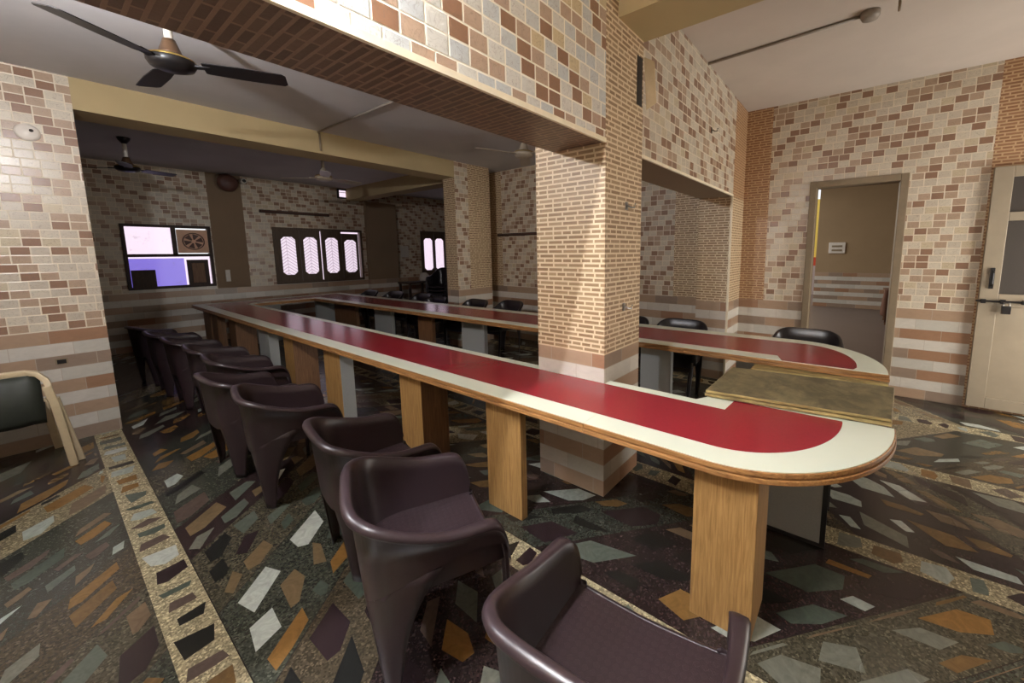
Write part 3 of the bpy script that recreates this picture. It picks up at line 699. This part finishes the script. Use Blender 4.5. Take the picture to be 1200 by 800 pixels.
# ------------------------------------------------------------------ chairs
def catmull(P, n):
    out = []
    for i in range(len(P)-1):
        p0, p1, p2, p3 = Vector(P[max(i-1, 0)]), Vector(P[i]), Vector(P[i+1]), Vector(P[min(i+2, len(P)-1)])
        for k in range(n):
            t = k/n
            out.append(.5*((2*p1)+(p2-p0)*t+(2*p0-5*p1+4*p2-p3)*t*t+(3*p1-p0-3*p2+p3)*t**3))
    out.append(Vector(P[-1])); return out
def make_chair(label, mat, smat, back, arm, group):
    t = thing('tub_chair', label, 'chair', (0, 0, 0), 0, group)
    d = back-arm
    ctrl = [(-.285, 0, back), (-.282, .12, back), (-.262, .205, back-.008), (-.205, .268, back-.22*d), (-.10, .297, back-.58*d),
            (.02, .304, arm+.10*d), (.12, .303, arm), (.185, .300, arm-.006), (.225, .297, arm-.032), (.248, .294, arm-.09), (.258, .291, arm-.16)]
    half = catmull(ctrl, 4)
    rim = [Vector((p.x, -p.y, p.z)) for p in half[:0:-1]]+half
    N = len(rim)
    nrm = []
    for i in range(N):
        a, b2 = rim[max(i-1, 0)], rim[min(i+1, N-1)]
        tn = Vector((b2.x-a.x, b2.y-a.y)); tn.normalize()
        n2 = Vector((-tn.y, tn.x))
        if n2.dot(Vector((rim[i].x+.02, rim[i].y))) < 0: n2 = -n2
        nrm.append(n2)
    # direction at the arm fronts stays sideways
    for i in range(N):
        if rim[i].x > .05: nrm[i] = Vector((0, 1 if rim[i].y > 0 else -1))
    SZ = .415
    def seat_pt(i):
        p = rim[i]; ix = max(-.215, min(.25, p.x+.06*max(0, min(1, (0.1-p.x)/.3))))
        iy = max(-.25, min(.25, p.y*.84))
        return Vector((ix, iy, SZ+.012*max(0, -p.x*2)))
    def outer(i, z):
        """point of the outer skin below rim sample i at height z"""
        p = rim[i]; k = (p.z-z)/p.z
        fx = p.x*.80 if p.x < 0 else p.x*1.06; fy = p.y*.86
        return Vector((p.x+(fx-p.x)*k, p.y+(fy-p.y)*k, z))-Vector((nrm[i].x, nrm[i].y, 0))*.014
    rows = []
    low = [None]*N
    for i in range(N):
        p = rim[i]; n3 = Vector((nrm[i].x, nrm[i].y, 0)); f = abs(i-(N-1)/2)/((N-1)/2)
        zb = min(.36+.165*math.sin(min(1, f/.60)*math.pi/2)**2-.05*max(0, (f-.62)/.38), p.z-.05); low[i] = zb
        wf = 1+.7*max(0, min(1, (f-.45)/.3)); s = seat_pt(i); top_in = p-n3*.028*wf+Vector((0, 0, -.008))
        prof = [outer(i, zb), outer(i, (zb+p.z-.03)/2), outer(i, p.z-.030), p+n3*.006+Vector((0, 0, -.030)), p+n3*.010+Vector((0, 0, -.018)),
                p+n3*.003+Vector((0, 0, -.003)), p-n3*.012*wf, p-n3*.022*wf+Vector((0, 0, -.002)), top_in]
        for v in (.2, .45, .7, .88):
            e = v**1.35
            q = top_in+(s-top_in)*v; q.z = top_in.z+(s.z-top_in.z)*(v**.9)
            q += n3*(.004*math.sin(math.pi*v)); prof.append(q)
        prof.append(s); rows.append(prof)
    b = MB(); b.grid(rows, mat); b.build('backrest', t, smooth=True)
    # seat pan
    b = MB(); rs = []
    hf = (N-1)//2
    for i in range(hf, N):
        a, c = seat_pt(i), seat_pt(2*hf-i)
        rs.append([a+(c-a)*(k/14)+Vector((0, 0, -.016*math.sin(math.pi*k/14)*min(1, (i-hf)/6))) for k in range(15)])
    last = rs[-1]
    rs.append([p+Vector((.018, 0, -.008)) for p in last]); rs.append([p+Vector((.026, 0, -.045)) for p in last])
    b.grid(rs, smat); b.build('seat', t, smooth=True)
    # four legs: tapering shells cut from the same skin
    arcs = [0]
    for i in range(1, N): arcs.append(arcs[-1]+(rim[i]-rim[i-1]).length)
    def at(s, z):
        s = max(0, min(arcs[-1], s)); i = 1
        while i < N-1 and arcs[i] < s: i += 1
        k = (s-arcs[i-1])/max(1e-6, arcs[i]-arcs[i-1])
        a, c = outer(i-1, min(z, low[i-1]+.003)), outer(i, min(z, low[i]+.003)); q = a+(c-a)*k; q.z = min(z, q.z)
        return q
    tot = arcs[-1]
    BC = tot/2-.30
    for sgn in (0, 1):
        for kind in ('front', 'back'):
            c, w = (.055, .125) if kind == 'front' else (BC, .46)
            rows = []
            for k in range(13):
                z = .0+.50*k/12; q = z/.50
                f = (.55+.12*q+.33*q**5) if kind == 'front' else (.20+.34*q+.46*q**3.5)
                cc = c if kind == 'front' else c+.035*(1-q)
                row = []
                for j in range(9):
                    s = cc+(j/8-.5)*w*f
                    if kind == 'front': s = max(.0, cc-w/2)+ (j/8)*w*f
                    p = at(s if sgn == 0 else tot-s, z); row.append(p)
                if kind == 'front':
                    e = row[0]; sg = 1 if e.y > 0 else -1
                    row = [Vector((e.x-.012, e.y-sg*.055*(.6+.4*q), e.z)), Vector((e.x+.004, e.y-sg*.045*(.6+.4*q), e.z)), Vector((e.x+.008, e.y-sg*.02, e.z))]+row
                rows.append(row)
            b = MB(); b.grid(rows, mat, flip=(sgn == 0)); b.build('leg', t, fix=False, smooth=True, solid=.006, sol_off=-1)
    return t
NEARG = 'maroon tub chairs along the front table'
proto = make_chair('nearest maroon tub chair at bottom right, lattice seat facing the table end', chair_m, seat_m, .745, .625, NEARG)
row = [(.835, .455, 5, None),
       (.86, 1.36, -24, 'second maroon tub chair from camera, turned aslant, beside the nearest one'),
       (1.0, 2.03, -9, 'third maroon tub chair from camera, tucked in behind the aslant chair'),
       (.95, 3.05, -10, 'fourth maroon tub chair from camera, in front of paired oak legs'),
       (.905, 3.68, 2, 'fifth maroon tub chair from camera, its back leg on the light floor strip'),
       (1.06, 4.36, -4, 'sixth maroon tub chair from camera, beyond the tiled pier edge'),
       (1.05, 5.02, -4, 'seventh maroon tub chair from camera, in the dark left row'),
       (1.0, 5.70, 0, 'eighth maroon tub chair from camera, in the dark left row'),
       (.95, 6.36, 0, 'ninth maroon tub chair from camera, second from the far left end'),
       (.90, 7.05, 12, 'tenth maroon tub chair from camera, at the far left end of the row')]
for i, (x, y, a, lab) in enumerate(row):
    c = proto if i == 0 else copy_tree(proto)
    c.location = (x, y, 0); c.rotation_euler = (0, 0, math.radians(a))
    if lab: c['label'] = lab
BG = 'black chairs behind the back table'
bproto = make_chair('black chair behind the rounded table end, in front of the doorway', blackchair_m, blackseat_m, .825, .63, BG)
brow = [(4.32, .36, 180, None),
        (4.18, 1.56, 182, 'black chair behind the back table, second from the doorway'),
        (4.10, 2.22, 178, 'black chair behind the back table, half hidden by the brick pillar'),
        (4.40, 4.50, 176, 'black chair behind back table, just left of the brick pillar'),
        (4.22, 5.12, 180, 'black chair behind back table, second to left of the brick pillar'),
        (4.12, 6.06, 182, 'black chair behind back table, in front of the far brick pillar'),
        (4.28, 6.75, 180, 'black chair behind back table, left of the far brick pillar'),
        (4.24, 7.65, 184, 'black chair behind back table, second from the far corner'),
        (4.08, 8.35, 180, 'black chair behind back table, closest to the far corner')]
for i, (x, y, a, lab) in enumerate(brow):
    c = bproto if i == 0 else copy_tree(bproto)
    c.location = (x, y, 0); c.rotation_euler = (0, 0, math.radians(a))
    if lab: c['label'] = lab
# stacked chairs beyond the far brick pillar
for k in range(6):
    c = copy_tree(bproto); c.location = (5.95, 8.1, .085*k); c.rotation_euler = (0, 0, math.radians(200))
    c['group'] = 'stacked black chairs'
    c['label'] = ['lowest black chair of the stack under the side window', 'second lowest black chair of the stack under the side window', 'third black chair up in the stack under the side window',
                  'fourth black chair up in the stack under the side window', 'fifth black chair up in the stack under the side window', 'topmost black chair of the stack under the side window'][k]
# dark table with a white bundle
dt = thing('desk', 'small dark desk beside the stacked chairs in the far corner', 'desk', (5.75, 8.9, 0))
b = MB(); b.box(-.35, .35, -.25, .25, .86, .90, darkwood_m); b.build('desktop', dt, bevel=.004)
for sx in (-1, 1):
    for sy in (-1, 1):
        b = MB(); b.box(sx*.31-.025, sx*.31+.025, sy*.21-.025, sy*.21+.025, 0, .86, darkwood_m); b.build('leg', dt)
b = MB(); b.lathe([(0, .22), (.05, .21), (.10, .16), (.13, .08), (.12, .01), (0, 0)], paper_m, (6.0, 8.9, .90), 16)
tag(b.build('bundle', smooth=True), 'pale rounded bundle lying on the small dark desk', 'bundle')

# cream chair with dark sling at the left
sc = thing('sling_chair', 'cream framed chair with dark green sling beside the tiled pier', 'chair', (-.20, 4.70, 0))
T = lambda x, y, z: (x+.20, y-4.70, z)
b = MB(); b.strip([T(-.70, 4.86, .76), T(-.30, 4.80, .765), T(-.12, 4.77, .765), T(-.07, 4.75, .75), T(-.035, 4.72, .70), T(-.025, 4.70, .66)], .05, .035, (0, 1, .1), cream_m); b.build('top_rail', sc, bevel=.006)
b = MB(); b.strip([T(-.035, 4.70, .66), T(-.01, 4.70, .50), T(.03, 4.75, .0)], .05, .045, (0, 1, 0), cream_m); b.strip([T(-.01, 4.80, .54), T(.065, 4.83, .0)], .04, .05, (0, 1, 0), cream_m); b.build('leg', sc, bevel=.006)
b = MB(); b.strip([T(-.64, 4.70, .66), T(-.66, 4.70, .50), T(-.70, 4.75, .0)], .05, .045, (0, 1, 0), cream_m); b.build('leg', sc, bevel=.006)
b = MB(); b.strip([T(-.64, 5.24, .45), T(-.70, 5.30, .0)], .05, .045, (0, 1, 0), cream_m); b.build('leg', sc, bevel=.006)
b = MB(); b.strip([T(-.07, 5.24, .45), T(-.03, 5.30, .0)], .05, .045, (0, 1, 0), cream_m); b.build('leg', sc, bevel=.006)
b = MB(); rows = []
for k in range(9):
    q = k/8; rows.append([T(-.66+(.60+.0*q)*j/10, 4.755-.05*math.sin(math.pi*q)+.015*math.sin(j*1.9+q*3), .745-.37*q) for j in range(11)])
b.grid(rows, sling_m); b.build('sling', sc, smooth=True, solid=.006)
b = MB(); b.grid([[T(-.66+.60*j/6, 4.76+.5*k/6, .40+.02*(k/6)) for j in range(7)] for k in range(7)], sling_m); b.build('seat', sc, smooth=True, solid=.02)

# ------------------------------------------------------------------ ceiling fans
def ceiling_fan(label, loc, ztop, ang, bladem, bodym, span=.60):
    f = thing('ceiling_fan', label, 'fan', loc, math.radians(ang))
    h = ztop-loc[2]
    b = MB(); b.lathe([(0, .085), (.022, .085), (.022, h-.06), (0, h-.06)], whiteplastic_m if bladem is black_m else bodym, seg=12); b.build('rod', f, smooth=True)
    b = MB(); b.lathe([(0, h), (.065, h), (.055, h-.03), (.022, h-.075), (0, h-.075)], bodym); b.build('canopy', f, smooth=True)
    b = MB(); b.lathe([(0, .13), (.030, .13), (.040, .10), (.058, .05), (.066, .04), (0, .04)], brass_m if bladem is black_m else bodym); b.build('lower_canopy', f, smooth=True)
    b = MB(); b.lathe([(0, .045), (.06, .043), (.105, .025), (.118, .006), (.118, -.012), (.105, -.035), (.06, -.052), (0, -.056)], bodym); o = b.build('motor', f, smooth=True)
    b = MB(); b.lathe([(.112, .021), (.119, .012), (.1205, .008), (.113, .018)], gold_m); b.build('band', o, smooth=True)
    for k in range(3):
        a = 2*math.pi*k/3; R = lambda x, y, z: (x*math.cos(a)-y*math.sin(a), x*math.sin(a)+y*math.cos(a), z)
        b = MB(); tilt = -.20
        rows = [[R(x, y*w, -.01+tilt*y*w) for y in (-1, -.4, .4, 1)] for x, w in ((.155, .050), (.17, .056), (.35, .066), (span-.02, .064), (span, .045))]
        b.grid(rows, bladem); b.strip([R(.09, 0, -.012), R(.19, 0, -.004)], .045, .007, (-math.sin(a), math.cos(a), 0), bodym)
        b.build('blade', f, solid=.005)
    return f
ceiling_fan('large black ceiling fan with bronze neck at upper left', (.655, 3.53, 2.80), Z2, -27, black_m, black_m)
ceiling_fan('dark ceiling fan in the shaded bay beyond the ochre beam', (.86, 7.6, 2.72), Z2, 20, black_m, black_m, .5)
ceiling_fan('pale ceiling fan near the lit ventilator above the far windows', (2.75, 6.5, 2.74), Z2, 10, fanwhite_m, fanwhite_m)
ceiling_fan('pale ceiling fan peeking beside the top of the brick pillar', (3.72, 3.35, 2.79), Z2, 40, fanwhite_m, fanwhite_m)
# wall fan and camera between the far windows
wf = thing('wall_fan', 'dark round wall fan on the rendered pilaster between far windows', 'fan', (2.33, YF-.02, 2.93))
b = MB(); b.lathe([(0, -.16), (.10, -.15), (.155, -.11), (.16, -.09), (.155, -.07), (.06, -.03), (0, -.03)], darkfan_m, ax='y'); b.build('cage', wf, smooth=True)
b = MB(); b.box(-.03, .03, -.04, .02, -.06, .06, black_m); b.build('bracket', wf)
sc2 = thing('security_camera', 'small pale security camera beside the dark wall fan', 'camera', (2.57, YF, 2.99))
b = MB(); b.lathe([(0, -.16), (.045, -.16), (.05, -.13), (.05, -.02), (0, -.02)], whiteplastic_m, ax='y', seg=16); b.build('body', sc2, smooth=True)
b = MB(); b.lathe([(0, -.164), (.03, -.163), (.03, -.158)], black_m, ax='y', seg=16); b.build('lens', sc2)

# ------------------------------------------------------------------ lamps
def tube_light(label, loc, rz, power, rgb, length=1.15, off=.055):
    t = thing('tube_light', label, 'lamp', loc, rz)
    b = MB(); b.box(-length/2-.03, length/2+.03, -.03, .0, -.025, .025, whiteplastic_m); b.build('batten', t, bevel=.004)
    for s in (-1, 1):
        b = MB(); b.box(s*length/2-.012, s*length/2+.012, -off-.015, -.03, -.022, .022, whiteplastic_m); b.build('end_cap', t)
    n = NT('lit_tube_glass'); n.b.inputs['Base Color'].default_value = (.8, .8, .8, 1)
    n.b.inputs['Emission Color'].default_value = srgb(*rgb); n.b.inputs['Emission Strength'].default_value = power/(math.pi*2*math.pi*.013*length)
    b = MB(); b.lathe([(0, -length/2), (.013, -length/2), (.013, length/2), (0, length/2)], n.m, (0, -off, 0), 12, 'x'); b.build('tube', t, smooth=True)
    return t
tube_light('lit white tube lamp on the near face of the tiled beam', (-.12, YB0, 2.86), 0, NEAR_TUBE_W, (244, 248, 255), off=.15)
hb = thing('hanging_bulb', 'lit round bulb hanging on a cord in the fan bay', 'lamp', (-.26, 2.75, 2.66))
b = MB(); b.tube([(0, 0, .10), (0, 0, Z2-2.66)], .004, black_m); b.build('cord', hb)
b = MB(); b.lathe([(0, .10), (.016, .10), (.02, .06), (.02, .035), (0, .035)], black_m, seg=16); b.build('holder', hb, smooth=True)
n = NT('lit_bulb_glass'); n.b.inputs['Emission Color'].default_value = srgb(246, 248, 255); n.b.inputs['Emission Strength'].default_value = BULB_W/(math.pi*4*math.pi*.035**2)
b = MB(); b.lathe([(.035*math.sin(math.pi*k/12), -.035*math.cos(math.pi*k/12)) for k in range(13)], n.m, seg=20); b.build('bulb', hb, smooth=True)
def dead_tube(label, x0, x1, y, z):
    t = thing('tube_light', label, 'lamp', ((x0+x1)/2, y, z)); L = x1-x0
    b = MB(); b.box(-L/2, L/2, -.03, 0, -.03, .03, darkwood_m); b.build('batten', t, bevel=.004)
    b = MB(); b.lathe([(0, -L/2+.03), (.014, -L/2+.03), (.014, L/2-.03), (0, L/2-.03)], darkfan_m, (0, -.045, 0), 10, 'x'); b.build('tube', t, smooth=True)
dead_tube('unlit dark tube lamp above the four shuttered windows', 2.80, 4.10, YF, 2.46)
t = thing('tube_light', 'unlit dark tube lamp on the tiled side wall left of the pillar', 'lamp', (XR, 4.85, 1.93))
b = MB(); b.box(-.03, 0, -.65, .65, -.025, .025, darkwood_m); b.build('batten', t); b = MB(); b.lathe([(0, -.6), (.014, -.6), (.014, .6), (0, .6)], darkfan_m, (-.045, 0, 0), 10, 'y'); b.build('tube', t, smooth=True)

# ------------------------------------------------------------------ small fittings
def conduit(label, pts, box=None, mat=pipe_m):
    b = MB(); b.tube(pts, .011, mat)
    o = tag(b.build('conduit', smooth=True), label, 'pipe'); return o
conduit('thin conduit on the near ceiling ending at a round box', [(3.93, YB0, Z1-.011), (3.87, .12, Z1-.011)])
conduit('pale conduit on the grey ceiling meeting the ochre beam', [(2.26, YP, Z2-.012), (2.32, YB1, Z2-.012)])
conduit('thin conduit running down the face of the ochre beam', [(2.27, YP-.011, Z2-.02), (2.27, YP-.011, 2.86)], mat=frame_m)
b = MB(); b.lathe([(0, -.05), (.05, -.05), (.06, -.03), (.06, 0), (0, 0)], pipe_m, (3.86, .06, Z1), 16); tag(b.build('junction_box', smooth=True), 'round junction box on the near ceiling at the conduit end', 'junction box')
b = MB(); b.tube([(3.75+.035*math.cos(a*math.pi/6), -.10, Z1-.055+.035*math.sin(a*math.pi/6)) for a in range(13)], .008, frame_m); b.tube([(3.75, -.10, Z1-.02), (3.75, -.10, Z1)], .008, frame_m)
tag(b.build('ceiling_hook', smooth=True), 'iron fan hook hanging from the near ceiling at top right', 'hook')
def hook(label, x, y, z):
    b = MB(); b.box(x-.014, x+.014, y-.008, y, z-.02, z+.03, chrome_m); b.tube([(x, y-.006, z+.01), (x+.012, y-.03, z-.005), (x+.02, y-.05, z-.005), (x+.022, y-.055, z+.02)], .006, chrome_m)
    tag(b.build('wall_hook'), label, 'hook')
hook('upper steel hook on the right face of the brick pillar', 2.36, YB0, 1.89)
hook('lower steel hook on the right face of the brick pillar', 2.34, YB0, 1.23)
hook('steel hook on the tiled wall above the right opening', 4.10, YB0, 2.76)
b = MB(); b.box(2.485, 2.56, YB0-.004, YB0, 2.56, 2.86, black_m)
pts = [(2.545, YB0-.02, 2.86), (2.575, YB0-.075, 2.83), (2.605, YB0-.08, 2.58), (2.57, YB0-.03, 2.54)]
b.add(pts+[(x, y-.006, z) for x, y, z in pts], [(0, 1, 2, 3), (7, 6, 5, 4), (0, 4, 5, 1), (1, 5, 6, 2), (2, 6, 7, 3), (3, 7, 4, 0)], cream_m)
tag(b.build('loose_cover'), 'loose tan cover hanging open off the brick pillar top', 'cover')
b = MB(); b.lathe([(0, -.018), (.05, -.016), (.065, -.006), (.067, 0)], whiteplastic_m, (.085, YP, 2.585), 24, 'y'); b.lathe([(0, -.024), (.012, -.022), (.012, -.015)], black_m, (.105, YP, 2.60), 10, 'y')
tag(b.build('ceiling_rose', smooth=True), 'round white socket plate high on the tiled pier', 'socket')
b = MB(); b.box(.025, .095, YP-.006, YP, .685, .735, frame_m); b.box(.035, .085, YP-.008, YP-.005, .69, .725, black_m); tag(b.build('socket_box'), 'small dark socket box low on the tiled pier behind the sling chair', 'socket')
b = MB(); b.box(2.17, 2.24, YF-.03, YF, 1.10, 1.32, whiteplastic_m); tag(b.build('switch_box', bevel=.006), 'narrow pale switch box right of the purple window', 'switch')
b = MB(); b.box(5.80, 6.02, YF-.012, YF, 1.50, 1.80, paper_m); tag(b.build('notice'), 'pale paper notice on the far wall left of the side window', 'notice')
sb = thing('switchboard', 'pale switchboard on the tan wall seen through the doorway', 'switchboard', (13.5, .52, 1.65))
b = MB(); b.box(-.05, 0, -.19, .19, -.14, .16, whiteplastic_m); b.build('panel', sb, bevel=.01)
for k in range(2):
    b = MB(); b.box(-.06, -.048, -.12, .12, -.08+.11*k, -.03+.11*k, frame_m); b.build('switch', sb)
# cloth-covered table end in the passage
ct = thing('passage_table', 'wooden table half hidden by the right door jamb in the passage', 'table', (11.2, -1.0, 0))
b = MB(); b.box(-.4, .4, -.55, .52, .70, .74, brownleg_m); b.build('tabletop', ct)
for sx in (-1, 1):
    for sy in (-1, 1):
        b = MB(); b.box(sx*.36-.02, sx*.36+.02, sy*.46-.02+.0, sy*.46+.02, 0, .70, brownleg_m); b.build('leg', ct)
b = MB(); rows = []
for k in range(8):
    q = k/7
    rows.append([(10.78-.02*math.sin(j*1.3)-.05*q, -.48-.16*j/6+.03*math.sin(j*2.1+q*2)-.04*q*(1 if j > 3 else -.6), .76-.70*q*(1-.25*abs(j-3)/3)) for j in range(7)])
b.grid(rows, cloth_m)
b.grid([[(10.78+.3*k/3, -.48-.16*j/6, .755) for j in range(7)] for k in range(4)], cloth_m)
tag(b.build('cloth', smooth=True, solid=.008), 'brown cloth draped over the table end in the passage', 'cloth')
